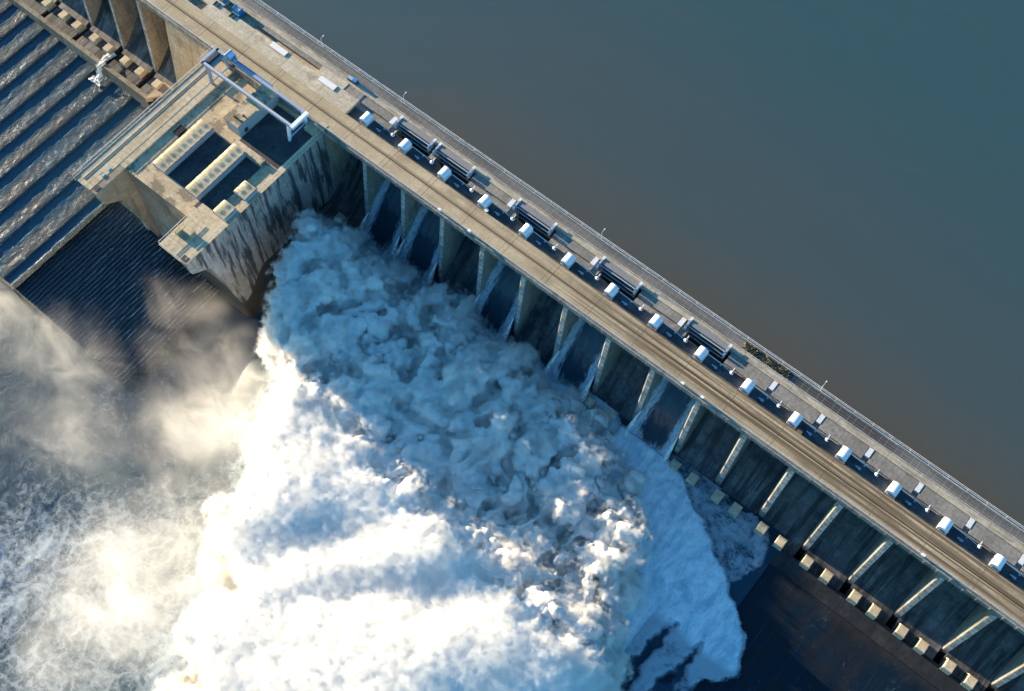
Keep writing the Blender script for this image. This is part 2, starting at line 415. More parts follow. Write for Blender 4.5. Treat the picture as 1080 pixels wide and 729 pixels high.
# ---- shapes shared by the water surfaces
toe_x = [-7,-4,0,6,14,20,26,32,39,43.6,46,53,57,63,69,74,80,86,93,99,105,112,116,120,128,137,150]
toe_y = [-28,-22,-18,-17,-19,-21.5,-20,-20,-21.5,-21,-15.5,-15,-15.5,-20,-20,-16,-15.5,-19.5,-20.5,-19,-16,-15,-18.5,-22,-22,-25,-32]
rgt_y = [-205,-150,-110,-90,-75,-66,-54,-39,-28,-16]
rgt_x = [170,172,170,169,166,160,158,152,140,128]
lef_y = [-205,-173,-157,-130,-105,-92,-76,-66,-58,-46,-34,-24,-16]
lef_x = [66,57,44,36,25,21,18.5,11,6,.5,-3,-5,-7]
def zbase(X, Y):
    s = -Y-18
    rz = -36.6-5.*sst(s, 12, 55)-17.5*sst(s, 36, 84)
    rz = np.maximum(rz-13*sst(-Y, 26, 52)*(1-sst(-Y, 62, 76))*(1-sst(X-.35*(-Y-40), -4, 12)), -60.)
    far = -36.6-5.5*sst(s, 10, 70)-3*sst(s, 60, 140)
    rz = rz+(far-rz)*sst(X, 118, 150)
    lz = -59.5
    return lz+(rz-lz)*sst(X+(Y+64)*.12, -5, 24)

def build_basin():
    st = .62
    xs = np.arange(-150, 200.1, st); ys = np.arange(-235, -16, st)
    X, Y = np.meshgrid(xs, ys)
    Z = zbase(X, Y)
    n = fbm(X/9, Y/9, 3, 5); n2 = fbm(X/2.6, Y/2.6, 9, 4)
    foam = np.zeros_like(X)
    # lacing foam in the lower left, cleaner water in the corner beyond the plume
    foam += .37*sst(X+(-Y-100)*.55, 0, 38)*sst(-Y, 66, 84)
    foam += .22*sst(-X, -20, 20)*sst(-Y, 70, 90)*sst(X, -50, -25)
    # dense white round the plume
    lx = np.interp(Y, lef_y, lef_x); rx = np.interp(Y, rgt_y, rgt_x)
    foam = np.maximum(foam, .66*sst(X+14*(n-.5), lx-16, lx+10)*(Y < -60))
    tY = np.interp(X, toe_x, toe_y)
    foam = np.where((X > -7.4) & (Y > -62), np.maximum(foam, .9*sst(tY+2.5-Y, 0, 2.5)*sst(X-lx, -4, 2)), foam)
    # smooth white sheet that slides off the shelf on the right
    arcx = [134,140,148,160,168.5,175.5,181,186,189,190,187,182]; arcy = [-16,-20.5,-25.1,-31,-34.9,-40.9,-45,-49.3,-55,-59,-64,-67]
    yy = Y+6.*(n-.5)+2.2*(n2-.5)
    ax = np.interp(-yy, [-a for a in arcy], arcx)
    sheet = sst(ax-X, -.5, 2.2)*(X > 118)*sst(-Y, 17, 20)
    foam = np.where(X > 118, np.maximum(np.where(X < rx+3, foam, 0), sheet*.98), foam)
    # second, thinner blue tongues lapping round the blocks
    tx = [150,158,166,171,174,176,177,175,171]; ty = [-16.5,-17,-16.8,-17.5,-19.,-22.5,-28,-36,-41]
    bx = np.interp(-(Y+5.*(n-.5)+2*(n2-.5)), [-a for a in ty], tx)
    blue = sst(bx-X, -.3, 1.5)*(Y > -42)*(X > 130)
    lobes = .30+.34*fbm(X/5+Y/9, Y/4, 19, 4)
    foam = np.maximum(foam, np.where(sheet < .5, blue*lobes, 0))
    Z = Z+np.where(X > 118, 1.2*sheet+.25*blue, 0)
    # fingers at the foot of the sheet with dark gaps between them
    for (cx, cy, px, py, w) in ((166,-57,163,-80,3.2),(176.5,-57,174.5,-80,2.6)):
        tpar = np.clip((cy-Y)/(cy-py), 0, 1.4); ccx = cx+(px-cx)*tpar+5*(n-.5)+3*(n2-.5)
        g = .85*sst(-(np.abs(X-ccx)-w*tpar*1.1), -1.2, 1.)*(Y < cy)
        foam = foam*(1-g*.97); Z = Z-2.2*g
    low = sst(-Y, 55, 66)*(X > 160)*(X < 192)
    foam = np.where(low > 0, foam*(1-(.25+.3*fbm(X/6,Y/6,29,4))*low), foam)
    # turbulent surface
    calm = (X > 192)
    Z = Z+(n-.5)*2.2*np.clip(foam, .15, 1)*(X < 150)+(n2-.5)*.8*np.clip(foam, .1, 1)
    stay = ~((X > -54) & (X < -7.6) & (Y > -59.5)) & ~((X < -30) & (Y > -103.5)) & ~(X > 199)
    keepr = (X < 178) | (foam > .04)
    o = grid_mesh('basin_water', X, Y, Z, M['basin'], stay & keepr, {'foam': np.clip(foam, 0, 1)})
    tag(o, 'churning blue and white tail water below the dam', None, None, 'structure')
build_basin()

def build_spray():
    st = .38
    xs = np.arange(-9.2, 185, st); ys = np.arange(-208, -15, st)
    X, Y = np.meshgrid(xs, ys)
    tY = np.interp(X, toe_x, toe_y); lx = np.interp(Y, lef_y, lef_x); rx = np.interp(Y, rgt_y, rgt_x)
    w = (fbm(X/16, Y/16, 40, 4)-.5)*9; w2 = (fbm(X/13, Y/13, 44, 5)-.5)*30*sst(-Y, 78, 100)
    s = tY-Y+w*.35                       # distance from the toe edge
    l = X-lx+w+w2-8*sst(-Y, 85, 110)-5*sst(-Y, 105, 165); r = rx-X+w
    near_wall = (Y > -60)
    lm = sst(l, -3, np.where(Y > -70, 7, 18))
    Mk = sst(s, -1.5, 7)*lm*sst(r, -2, 13)
    big = fbm(X/38, Y/38, 60, 4)
    # near the dam the cloud stays low and leans away; it climbs to a crest further out
    Yc = -71-.09*(X-10)                                   # line of the crest
    v = Yc-Y                                              # > 0 beyond the crest
    zlow = np.interp(X, [-8,20,50,80,110,140,185], [-17,-16,-20,-25.5,-28.5,-27,-33])
    zhigh = np.interp(X, [-8,10,40,80,120,150,185], [-25,-22,-19,-16,-14,-18,-29])+sst(v, 30, 120)*-11
    ztop = zlow+(zhigh-zlow)*sst(v, -14, 12)
    zb = zbase(X, Y)
    H = np.maximum(ztop-zb, 3)*(.25+.75*sst(s, 0, 20))
    H = H+(big-.5)*(9-6.5*sst(v, -10, 10))
    # plumes leaving the separate bays: ridges running away from the dam with creases between
    bay = np.abs(((X+5*(fbm(X/20,Y/20,71,3)-.5)*4-Y*.12-7.9)/15.86) % 1-.5)*2
    H = H-(2.2+2.2*fbm(X/9,Y/9,72,3))*sst(bay, .55, 1.)*sst(s, 0, 8)*(1-sst(v, -28, -4))
    cr = np.abs(fbm(X/15, Y/15, 73, 4)-.5)*2
    H = H-4.5*(1-sst(cr, 0, .22))*(1-sst(v, -10, 14))*sst(s, 1, 8)
    # warm troughs between the drifting banks lower in the picture
    for cx, cy, a, b, ang, dpt in ((74,-106,8,22,.9,4),(98,-104,7,24,.8,4),(114,-98,8,18,.9,4)):
        c, q = math.cos(ang), math.sin(ang)
        ua = (X-cx)*c+(Y-cy)*q; ub = -(X-cx)*q+(Y-cy)*c
        H = H-dpt*np.exp(-((ua/b)**2+(ub/a)**2))
    Z = zb-9.5+(np.maximum(H, 1.2)+9.2)*Mk
    # puffs: displace along the surface normal, coarse to fine
    rough = .10+.90*(1-sst(v, -10, 14))                     # crisp at the dam, soft downstream
    rough = np.clip(rough*(.6+.8*fbm(X/14, Y/14, 33, 3)), 0, 1.1)
    P = np.stack([X, Y, Z], -1)
    for lam, amp, sd in ((14,4.2,1),(8.5,4.0,2),(4.6,2.5,3),(2.5,.9,4)):
        if lam > 4:                                        # finer puffs grow along the smooth, coarse normals
            gx = np.gradient(P, axis=1); gy = np.gradient(P, axis=0)
            N = np.cross(gx, gy); N /= np.linalg.norm(N, axis=-1, keepdims=True)+1e-9
            for _ in range(5):
                N[1:-1,1:-1] = (N[1:-1,1:-1]*2+N[:-2,1:-1]+N[2:,1:-1]+N[1:-1,:-2]+N[1:-1,2:])/6
            N /= np.linalg.norm(N, axis=-1, keepdims=True)+1e-9
        q = P.reshape(-1,3).copy()
        wr = (np.stack([fbm(q[:,0]/lam*.9, q[:,1]/lam*.9, 80+sd, 2), fbm(q[:,0]/lam*.9, q[:,1]/lam*.9, 90+sd, 2), np.zeros(len(q))], -1)-.5)
        if lam > 8:
            d = 1-np.clip(worley3(q/lam+wr*.9, sd*31), 0, 1)**2-.55
        else:                                              # billows: round heads with creases between
            d = np.sqrt(gnoise3(q/lam*.62+wr*.7, sd*31)**2+.0025)*2.6-.62
        d = d.reshape(X.shape)
        f = (rough if lam < 8 else np.maximum(rough**.7, .22))
        P = P+N*(d*amp*f*np.clip(Mk*1.6, 0, 1))[...,None]
    # close the sheet with a skirt and a floor so that it bounds a volume
    B = -84.
    def ringpad(A, zv=None):
        A = np.pad(A, 1, mode='edge')
        if zv is not None: A[0,:] = zv; A[-1,:] = zv; A[:,0] = zv; A[:,-1] = zv
        return A
    PX, PY, PZ = ringpad(P[...,0]), ringpad(P[...,1]), ringpad(P[...,2], B)
    o = grid_mesh('spray_cloud', PX, PY, PZ, M['spray_core'], None, {'fine': ringpad(rough)})
    me = o.data; ny, nx = PX.shape
    idx = np.arange(nx*ny).reshape(ny, nx)
    loop = list(idx[0,:])+list(idx[1:,-1])+list(idx[-1,-2::-1])+list(idx[-2:0:-1,0])
    import bmesh
    bm = bmesh.new(); bm.from_mesh(me); bm.verts.ensure_lookup_table()
    f = bm.faces.new([bm.verts[int(i)] for i in reversed(loop)]); f.smooth = False
    bm.to_mesh(me); bm.free()
    # soft fog shell grown from the same surface
    ng = bpy.data.node_groups.new('spray_shell', 'GeometryNodeTree')
    ng.interface.new_socket('Geometry', in_out='INPUT', socket_type='NodeSocketGeometry')
    ng.interface.new_socket('Geometry', in_out='OUTPUT', socket_type='NodeSocketGeometry')
    gi = ng.nodes.new('NodeGroupInput'); go = ng.nodes.new('NodeGroupOutput')
    nrm = ng.nodes.new('GeometryNodeInputNormal')
    sc = ng.nodes.new('ShaderNodeVectorMath'); sc.operation = 'SCALE'; sc.inputs['Scale'].default_value = SHELL
    sp = ng.nodes.new('GeometryNodeSetPosition'); mv = ng.nodes.new('GeometryNodeMeshToVolume')
    mv.resolution_mode = 'VOXEL_SIZE'; mv.inputs['Voxel Size'].default_value = VOX; mv.inputs['Density'].default_value = 1.; mv.inputs['Interior Band Width'].default_value = SHELL*1.6
    sm = ng.nodes.new('GeometryNodeSetMaterial'); sm.inputs['Material'].default_value = M['fog']
    jn = ng.nodes.new('GeometryNodeJoinGeometry')
    L = ng.links.new
    L(nrm.outputs[0], sc.inputs[0]); L(sc.outputs[0], sp.inputs['Offset']); L(gi.outputs[0], sp.inputs['Geometry'])
    L(sp.outputs[0], mv.inputs['Mesh']); L(mv.outputs[0], sm.inputs['Geometry'])
    L(gi.outputs[0], jn.inputs[0]); L(sm.outputs[0], jn.inputs[0]); L(jn.outputs[0], go.inputs[0])
    md = o.modifiers.new('shell', 'NODES'); md.node_group = ng
    tag(o, 'billowing white spray cloud thrown up by the open spillway bays', 'spray', None, 'stuff')
SHELL, VOX = 3.6, .52
build_spray()

# ---- drifting mist, real volumes
def mist(name, box, blobs, dens, label, col=(.95,.95,.96), scale=.085, lo=.27, hi=.82, aniso=.3):
    x0,x1,y0,y1,z0,z1 = box
    t = NT(name+'_volume'); p = t.pos()
    wn = t.noise(.035, 3, .5, out=1)
    wv = t.n.new('ShaderNodeVectorMath'); wv.operation = 'MULTIPLY_ADD'; t.lk(wn, wv.inputs[0]); wv.inputs[1].default_value = (22,22,8); t.lk(p, wv.inputs[2])
    q = t.vmul(wv.outputs[0], 1, (-11,-11,-4))
    acc = None
    for (cx,cy,cz,rx,ry,rz,k) in blobs:
        d = t.vmul(q, (1/rx,1/ry,1/rz), (-cx/rx,-cy/ry,-cz/rz))
        n = t.n.new('ShaderNodeVectorMath'); n.operation = 'LENGTH'; t.lk(d, n.inputs[0])
        m = t.map(n.outputs['Value'], .25, 1., k, 0)
        acc = m if acc is None else t.math('MAXIMUM', acc, m)
    nz = t.map(t.noise((scale*.8,scale*1.2,scale*1.2), 8, .68, q, .6), lo, hi)
    den = t.math('MULTIPLY', t.math('MULTIPLY', acc, nz), dens)
    v = t.n.new('ShaderNodeVolumePrincipled'); v.inputs['Color'].default_value = (*col,1); v.inputs['Anisotropy'].default_value = aniso
    t.lk(den, v.inputs['Density']); t.lk(v.outputs[0], t.out.inputs['Volume'])
    t.m.cycles.volume_step_rate = .22
    o = MB().box(x0,x1,y0,y1,z0,z1).build(name, t.m)
    tag(o, label, 'mist', None, 'stuff'); return o
mist('mist', (-100,75,-212,-61,-59.4,-34), [(-46,-110,-50,36,22,6,1.),(-22,-71,-49,24,13,7,.5),(-72,-113,-50,26,15,6,.85),(-18,-128,-50,34,24,7,.55),(8,-104,-47,28,24,8,.5),(24,-118,-45,26,36,10,.55),(34,-160,-45,26,46,9,.6),(-10,-86,-50,24,18,6,.35),(0,-82,-49,20,22,8,.55),(14,-98,-46,24,34,13,.95),(34,-150,-47,36,46,13,.95)], .115,
     'thin drifting tan mist over the lower basin water')

# ------------------------------------------------------------------ THE DAM
dam = thing('concrete_dam', (0,0,-36), 'long grey concrete gravity dam with roadway, spillway bays and sloping piers', 'dam')
m = MB(); m.box(XL,XR,-11.0,-6.83,-1.4,0); m.box(XL,XR,-6.5,-2.8,-1.4,-.02); m.box(XL,XR,-6.83,-6.5,-1.4,-.5)
m.build('road_deck', M['road'], dam)
m = MB(); m.box(XL,XR,-11.75,-11.0,-2.4,-.35); m.box(XL,XR,-11.35,-11.0,-.35,.25)
for i in range(124): m.box(XL+i*3.97, XL+i*3.97+.35, -12.0,-11.75,-2.4,-.6)
m.build('edge_girder', M['girder'], dam)
# body of the dam under the deck
prof = [(12.6,-66),(12.6,-1.5),(8.6,-1.5),(8.6,-9),(5.2,-9),(5.2,-13.2),(4,-15.4),(1.5,-18.4),(-1,-21.6),(-4,-25.2),(-7,-28.8),(-10,-32),(-13,-34.8),(-15.5,-36.5),(-18,-37.2),(-22,-37.2),(-24.4,-37.2),(-24.4,-66)]
PIERS = [-127.-16.7*2, -127.-16.7, -127., -110.2, -93.6]+[round(7.9+15.86*i,2) for i in range(0,18)]
# spillway faces, one per bay
bays = []
for a, b in zip(PIERS[:-1], PIERS[1:]):
    if a < -90 and b > 0: continue
    bays.append((a+2.2, b))
bays.append((-91.4,-78.8)); bays.append((-7.5,7.9))
for a, b in bays:
    MB().prism_x(prof, a, b).build('spillway_face', M['spill'], dam)
MB().prism_x([(12.6,-66),(12.6,-1.5),(-11.6,-1.5),(-11.8,-2.4),(-17.6,-41),(-17.6,-66)], -78.8, -7.6).build('abutment_wall', M['wallL'], dam)
for x in PIERS:
    b = -37.5
    def ring(z):
        yn = -11.5-.118*(-2-z)-.00105*(z+2)**2*0
        return [(x+.62,yn,z),(x+2.2,yn,z),(x+2.2,12.4,z),(x,12.4,z),(x,yn+.62,z)]
    pm = MB().rings([ring(z) for z in (-66,-36,-20,-1.45)]).build('pier', M['pier'], dam)
    zt, zb = -3.2, -35.
    def fr(z):
        yn = -11.5-.118*(-2-z)-.05
        return [(x+.72,yn,z),(x+2.1,yn,z),(x+2.1,yn+.2,z),(x+.72,yn+.2,z)]
    MB().rings([fr(zb), fr(zt)]).build('nose_facing', M['nose'], pm)
# upstream strip of the crest
m = MB(); m.box(-60,-46,3.4,6.2,-3,-.02)
OPEN = [(7.9,39.6),(55.5,71.3),(87.2,103.1),(118.9,134.8)]
isopen = lambda x: any(a-1 < x < b+1 for a,b in OPEN)
# channel floor, leaving the gate slots open
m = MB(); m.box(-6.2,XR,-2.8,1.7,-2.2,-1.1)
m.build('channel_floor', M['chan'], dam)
crest = [-7.9]+[7.9+15.86*i for i in range(0,18)]
for a, b in zip(crest[:-1], crest[1:]):
    mid = (a+b)/2
    if any(p < mid < q for p, q in OPEN):
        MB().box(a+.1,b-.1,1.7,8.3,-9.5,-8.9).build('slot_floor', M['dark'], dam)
    else:
        MB().box(a+.1,b-.1,1.7,3.6,-2.2,-1.12).box(a+.1,b-1.7,2.0 if a > 130 else 3.6,6.25,-2.2,-.3).build('cover_slab', M['slab'], dam)
        MB().box(b-1.5,b-.1,3.4,6.3,-2.2,-.2).build('end_block', M['rail'], dam)
MB().box(XL,XR,6.3,8.35,-1.5,.02).build('crest_ledge', M['beige'], dam)
m = MB(); m.box(XL,XR,8.6,11.15,-1.45,.12)
m.build('upstream_walkway', M['walk'], dam)
m = MB(); m.box(XL,XR,11.2,11.38,-1.4,1.0); m.box(XL,XR,8.42,8.58,-1.4,.35)
m.build('parapet', concrete('parapet_concrete', (.42,.41,.39), (.55,.54,.52), (.2,.19,.18), [((.3,.5,.3),.5,.7)], .5), dam)
m = MB(); m.beam((XL,12.75,.1),(XR,12.75,.1),.14,.14); m.beam((XL,12.1,.55),(XR,12.1,.55),.12,.12)
for i in range(82): m.beam((XL+i*6,11.42,0),(XL+i*6,12.85,0),.12,.14)
m.build('outer_rail', M['rail'], dam)
MB().box(XL,XR,11.42,12.6,-12,-1.45).build('upstream_face', M['girder'], dam)
m = MB()
for i in range(245):
    m.beam((XL+i*2,-11.2,.25),(XL+i*2,-11.2,1.25),.06,.06)
m.beam((XL,-11.2,1.25),(XR,-11.2,1.25),.09,.09); m.beam((XL,-11.2,.75),(XR,-11.2,.75),.05,.05)
m.build('road_railing', M['rail'], dam)
# wide paved part of the crest beside the crane
m = MB()
m.box(-200,-77,-2.8,3.2,-1.4,.01); m.box(-77,-70.4,.9,3.2,-1.4,.01); m.box(-70.4,-66,-2.8,6.3,-1.4,.01)
m.box(-66,-24,-2.8,3.1,-1.4,.01); m.box(-24,-13,-2.8,6.3,-1.4,.01); m.box(-13,-6.2,-2.8,3.6,-1.4,.01); m.box(-77,-70.4,-2.8,-2.3,-1.4,.01)
m.build('paved_apron', M['deck'], dam)
MB().box(-13,-6.3,3.6,6.3,-1.4,-.12).build('hatch_cover', M['slab'], dam)
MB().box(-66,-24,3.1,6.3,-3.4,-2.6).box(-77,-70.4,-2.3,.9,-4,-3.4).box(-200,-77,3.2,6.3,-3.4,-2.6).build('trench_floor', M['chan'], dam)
MB().box(-52,-24,4.9,6.3,-2.6,-.25).build('trench_ledge', M['slab'], dam)
for x0 in (-43.0,-21.7):
    sk = MB().box(x0,x0+6.7,1.2,3.15,0.,.30).build('roof_light', M['glass'], dam)
    MB().box(x0-.18,x0+6.88,1.02,3.33,.0,.14).build('light_frame', M['beige'], sk)
MB().box(-6.2,XR,-2.95,-2.8,-1.2,.12).build('channel_curb', M['road'], dam)

# ------------------------------------------------------------------ spilling water in the open bays (shape follows the ogee)
wp = [(4,-12.4),(1,-14.2),(-2,-16.4),(-5,-18.9),(-8,-21.6),(-11,-24.6),(-14,-28.6),(-16.5,-32.4),(-19.5,-36.4),(-24,-40)]
ow = [(10.1,23.76),(25.96,39.62),(57.68,71.34),(89.4,103.06),(121.12,134.78)]
names = ['first','second','third','fourth','fifth']
for i, (a, b) in enumerate(ow):
    nx, ny = 46, 60
    u = np.linspace(0,1,nx); v = np.linspace(0,1,ny)
    ys = np.interp(v, np.linspace(0,1,len(wp)), [p[0] for p in wp]); zs = np.interp(v, np.linspace(0,1,len(wp)), [p[1] for p in wp])
    U, V = np.meshgrid(u, v)
    fan = 1.5*sst(V, .66, 1.)
    X = a+(b-a)*U+(U-.5)*2*fan
    Y = np.repeat(ys[:,None], nx, 1); Z = np.repeat(zs[:,None], nx, 1)
    e = np.minimum(U, 1-U)*(b-a)
    edge = .95*np.exp(-((e-1.1)/1.9)**2)*sst(V, .05, .35)+.8*sst(V, .74, .93)
    Z = Z+.7*np.exp(-e/.9)*sst(V,.15,.5)+(fbm(X/1.2, Y/3, 20+i, 4)-.5)*.6
    o = grid_mesh('spillway_water', X, Y, Z, M['chute'], None, {'edge': np.clip(edge,0,1)})
    tag(o, 'dark sheet of water pouring down the %s open spillway bay from the powerhouse' % names[i], None, 'water in the open spillway bays', 'structure')

# rooster tails where water leaves the pier noses
rt = 0
for x in PIERS:
    for side in (0, 1):
        xx = x+2.2 if side else x
        hit = [w for w in ow if abs((w[0] if side else w[1])-xx) < .4]
        if not hit: continue
        rt += 1
        nu, nv = 9, 24
        U, V = np.meshgrid(np.linspace(-1,1,nu), np.linspace(0,1,nv))
        wdt = .2+2.6*V**1.2
        X = xx+(-.5 if side else .5)*1.0*V+U*wdt*.5
        Y = -14.2-7.5*V; Z = -27.8-9*V**1.4+1.6*(1-U**2)*V+(fbm(X*1.5,Y*1.5,50+rt,3)-.5)*1.2*V
        o = grid_mesh('spray_jet', X, Y, Z, M['spray'], None, {'cover': np.clip(1.-.55*V-.4*np.abs(U)*V,0,1), 'fine': np.ones_like(V)})
        tag(o, 'white water jet fanning off pier %d beside an open bay' % rt, 'water jet', 'water jets off the pier noses', 'stuff')

# ------------------------------------------------------------------ apron below the closed bays
xs = np.arange(-4, 290, 1.2); ys = np.arange(-150, -22, 1.2); X, Y = np.meshgrid(xs, ys)
s = -Y-18
Z = -37.3-5.5*sst(s, 10, 70)-3*sst(s, 60, 140)+(fbm(X/3,Y/5,70,3)-.5)*.15
o = grid_mesh('apron_water', X, Y, Z, M['apron'], X > 148); tag(o, 'dark shallow water running over the apron on the right', None, None, 'structure')
tag(MB().box(140,290,-26,-20,-60,-36.75).build('apron_ground', M['shelf']), 'wet concrete shelf along the dam toe', None, None, 'structure')

# baffle blocks
def block_label(i, side):
    o = ['first','second','third','fourth','fifth','sixth','seventh','eighth','ninth','tenth','eleventh','twelfth','thirteenth','fourteenth','fifteenth','sixteenth']
    if side == 'L': return 'square tan baffle block, %s from the powerhouse on the left shelf' % o[i]
    return 'square baffle block, %s beyond the white water along the right toe' % o[i]
proto = None
def baffle(x, zt, label, grp):
    global proto
    loc = (x,-19.6,zt-3.4)
    if proto is None:
        proto = thing('baffle_block', loc, label, 'concrete block', grp)
        x0, y0, z0 = loc
        h = 1.45; c = .2
        MB().rings([[(x0-h,y0-h,z0),(x0+h,y0-h,z0),(x0+h,y0+h+1.2,z0),(x0-h,y0+h+1.2,z0)], [(x0-h,y0-h,z0+3.2),(x0+h,y0-h,z0+3.2),(x0+h,y0+h+.2,z0+3.2),(x0-h,y0+h+.2,z0+3.2)],
                    [(x0-h+c,y0-h+c,z0+3.4),(x0+h-c,y0-h+c,z0+3.4),(x0+h-c,y0+h-c+.2,z0+3.4),(x0-h+c,y0+h-c+.2,z0+3.4)]]).build('block_body', M['block'], proto)
        MB().box(x0-h-.5,x0+h+.5,y0-h-.4,y0+h+1.6,z0-2.4,z0-.4).build('footing', M['bed'], proto)
    else: dup(proto, loc, label, grp)
for i, x in enumerate([-86.9,-95.6,-103.2,-112.,-119.2,-128.4,-135.6,-144.6,-152.]):
    baffle(x, -35., block_label(i,'L'), 'baffle blocks on the left shelf')
rb = [x for k in range(9, 15) for x in (7.9+15.86*k+3.9-2.1*(k-9)/5*.0, 7.9+15.86*k+10.6)]
for i, x in enumerate([154.3,160.8,170.3,176.9,186.3,193.0,202.7,209.2,218.4,225.1,234.0,240.8,250.,256.8]):
    baffle(x, -33.2, block_label(i,'R'), 'baffle blocks at the right dam toe')
nb = 0
for x in (0.5,42.6,49.4,74.2,81.,106.,112.8,138.5,145.2):
    lab = ['dark baffle block half buried in spray beside the stained powerhouse wall'] + ['dark wet baffle block, %s closed bay from the powerhouse, %s side of the bay' % (a, b) for a in ('second','third','fourth','fifth') for b in ('left','right')]
    baffle(x, -34.4, lab[nb], 'baffle blocks in the foam'); nb += 1

# ------------------------------------------------------------------ left side: shelf, retaining wall, terraces
tag(MB().box(-200,-79,-26.2,-17,-62,-38.4).build('shelf_ground', M['shelf']), 'wet concrete shelf at the dam toe on the left', None, None, 'structure')
rw = thing('retaining_wall', (-120,-26,-62), 'grey streaked retaining wall between the shelf and the stepped channel', 'wall')
MB().prism_x([(-27.2,-62),(-26.2,-36.2),(-24.6,-36.2),(-24.6,-38.6),(-24.6,-62)], -200, -86.2).build('wall_face', M['apronwall'], rw)
MB().rings([[(-86.2,-27.2,-62),(-84.,-24,-62),(-79.,-17.,-62),(-86.2,-17,-62)],[(-86.2,-26.2,-36.2),(-83.2,-22.5,-36.2),(-79,-17,-36.2),(-86.2,-17,-36.2)]]).build('wall_return', M['wallL'], rw)

def build_terrace():
    crest_x = [-174.,-165.8,-157.6,-149.4,-140.6,-132.4,-122.4,-113.6,-105.1,-94.8,-85.7,-75.1,-70.8]
    xs = []; zs = []; lip = []
    for a, b in zip(crest_x[:-1], crest_x[1:]):
        zt = -41-.05*(a+110)-1.1          # tread level just after crest a
        za = -41-.05*(a+110)
        nn = 16
        for k in range(nn):
            u = k/(nn-1); x = a+.25+(b-a-.25)*u
            xs.append(x); zs.append(zt-.15+ .22*sst(np.array(u), .5, .95)); lip.append(float(sst(np.array(u), .38, .62)))
    xs = np.array(xs); zs = np.array(zs); lip = np.array(lip); lip[xs > -75.] *= .35
    ys = np.arange(-104.5, -26.4, .6)
    X, Y = np.meshgrid(xs, ys); Z = np.repeat(zs[None,:], len(ys), 0); L = np.repeat(lip[None,:], len(ys), 0)
    Z = Z+(fbm(X/1.5, Y/2.5, 5, 4)-.5)*.22
    keep = ~((X > -57) & (Y > -60))
    o = grid_mesh('terrace_water', X, Y, Z, M['terrace'], keep, {'lip': L}, smooth=False)
    tag(o, 'blue water stepping down broad terraces with sun glints painted along the lips', None, None, 'structure')
    MB().box(-175,-71.0,-105.2,-104.6,-63,-45.6).build('terrace_ground', M['apronwall'])
    bpy.data.objects['terrace_ground']['kind'] = 'structure'
build_terrace()
def build_steps():
    n = 34; x0, x1 = -70.8, -22.; w = (x1-x0)/n
    xs = []; zs = []; lp = []
    for k in range(n):
        z = -46.-.27*k
        for u in (0,.12,.5,.82,1.):
            xs.append(x0+w*(k+u*.97)); zs.append(z+.12*u); lp.append(max(0., 1-abs(u-.9)*4))
    ys = np.arange(-104.4, -58.5, .5)
    X, Y = np.meshgrid(np.array(xs), ys); Z = np.repeat(np.array(zs)[None,:], len(ys), 0); L = np.repeat(np.array(lp)[None,:], len(ys), 0)
    # the treads swing round a little toward the wall end
    X = X+.10*(Y+60)*0-3.0*sst(-Y, 62, 104)*(1-(X-x0)/(x1-x0))*0
    X = X+(fbm(X/7, Y/11, 16, 4)-.5)*1.5*sst(X, x0, x0+3)
    Z = Z+(fbm(X/1.2, Y/1.6, 15, 3)-.5)*.3
    o = grid_mesh('stepped_ground', X, Y, Z, M['steps'], None, {'lip': L}, smooth=False)
    tag(o, 'dark wet steps with thin lines of foam below the powerhouse', None, None, 'structure')
build_steps()
# small waterfall over the retaining wall
U, V = np.meshgrid(np.linspace(-1,1,15), np.linspace(0,1,50))
path_y = np.interp(V, [0,.18,.4,.7,1], [-19.5,-24,-26.9,-28,-31.5]); path_z = np.interp(V, [0,.18,.4,.7,1], [-36.6,-36.0,-36.8,-40.8,-41.6])
Xf = -109.3+U*(1.6+1.5*sst(V,.75,1))+(fbm(U*3,V*9,4,3)-.5)*1.6
o = grid_mesh('waterfall_foam', Xf, path_y+(fbm(U*4,V*8,6,3)-.5)*.8, path_z+.45+(fbm(U*5,V*14,8,4)-.5)*.9, M['spray'], None, {'cover': np.clip(.75-.5*np.abs(U)**3+0*V,0,1), 'fine': np.ones_like(V)})
tag(o, 'narrow white waterfall spilling over the retaining wall onto the terraces', 'waterfall', None, 'stuff')

# ------------------------------------------------------------------ POWERHOUSE BLOCK
ph = thing('powerhouse', (-30,-35,-62), 'tan concrete powerhouse block projecting from the dam with two cantilevered arms', 'building')
prof_arm = [(-11.9,-2.02),(-72.2,-2.02),(-71.4,-8.8),(-65.,-13.8),(-57.8,-64),(-11.9,-64)]
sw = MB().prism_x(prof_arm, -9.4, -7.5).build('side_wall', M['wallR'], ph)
MB().prism_x(prof_arm, -48.6, -46.3).build('side_wall', M['front'], ph)
MB().box(-46.2,-9.5,-59.8,-12,-64,-3.0).build('front_wall', M['front'], ph)
bracket = [(-72.2,-2.0),(-71.4,-6.),(-62,-9.),(-59.9,-9.),(-59.9,-2.0)]
a1 = MB().box(-55.8,-46.2,-59.9,-11.95,-4.4,-1.99); a1.prism_x(bracket, -55.8, -48.7); a1.box(-55.8,-54.2,-59.9,-12,-64,-4.4)
arm = a1.build('walkway_arm', M['arm'], ph)
m = MB(); m.box(-56.15,-55.8,-72.4,-11.9,-3.2,-1.75); m.box(-53.7,-53.45,-70.5,-12,-1.99,-1.85); m.box(-52.9,-52.75,-70.5,-12,-1.99,-1.88)
m.build('arm_curb', M['beige'], arm)
m = MB()
for i in range(31): m.beam((-56,-72.2+i*2,-1.2),(-56,-72.2+i*2,-.15),.07,.07)
m.beam((-56,-72.3,-.15),(-56,-12,-.15),.1,.1); m.beam((-56,-72.3,-.65),(-56,-12,-.65),.06,.06)
m.beam((-53.6,-70.5,-.4),(-53.6,-13,-.4),.12,.12)
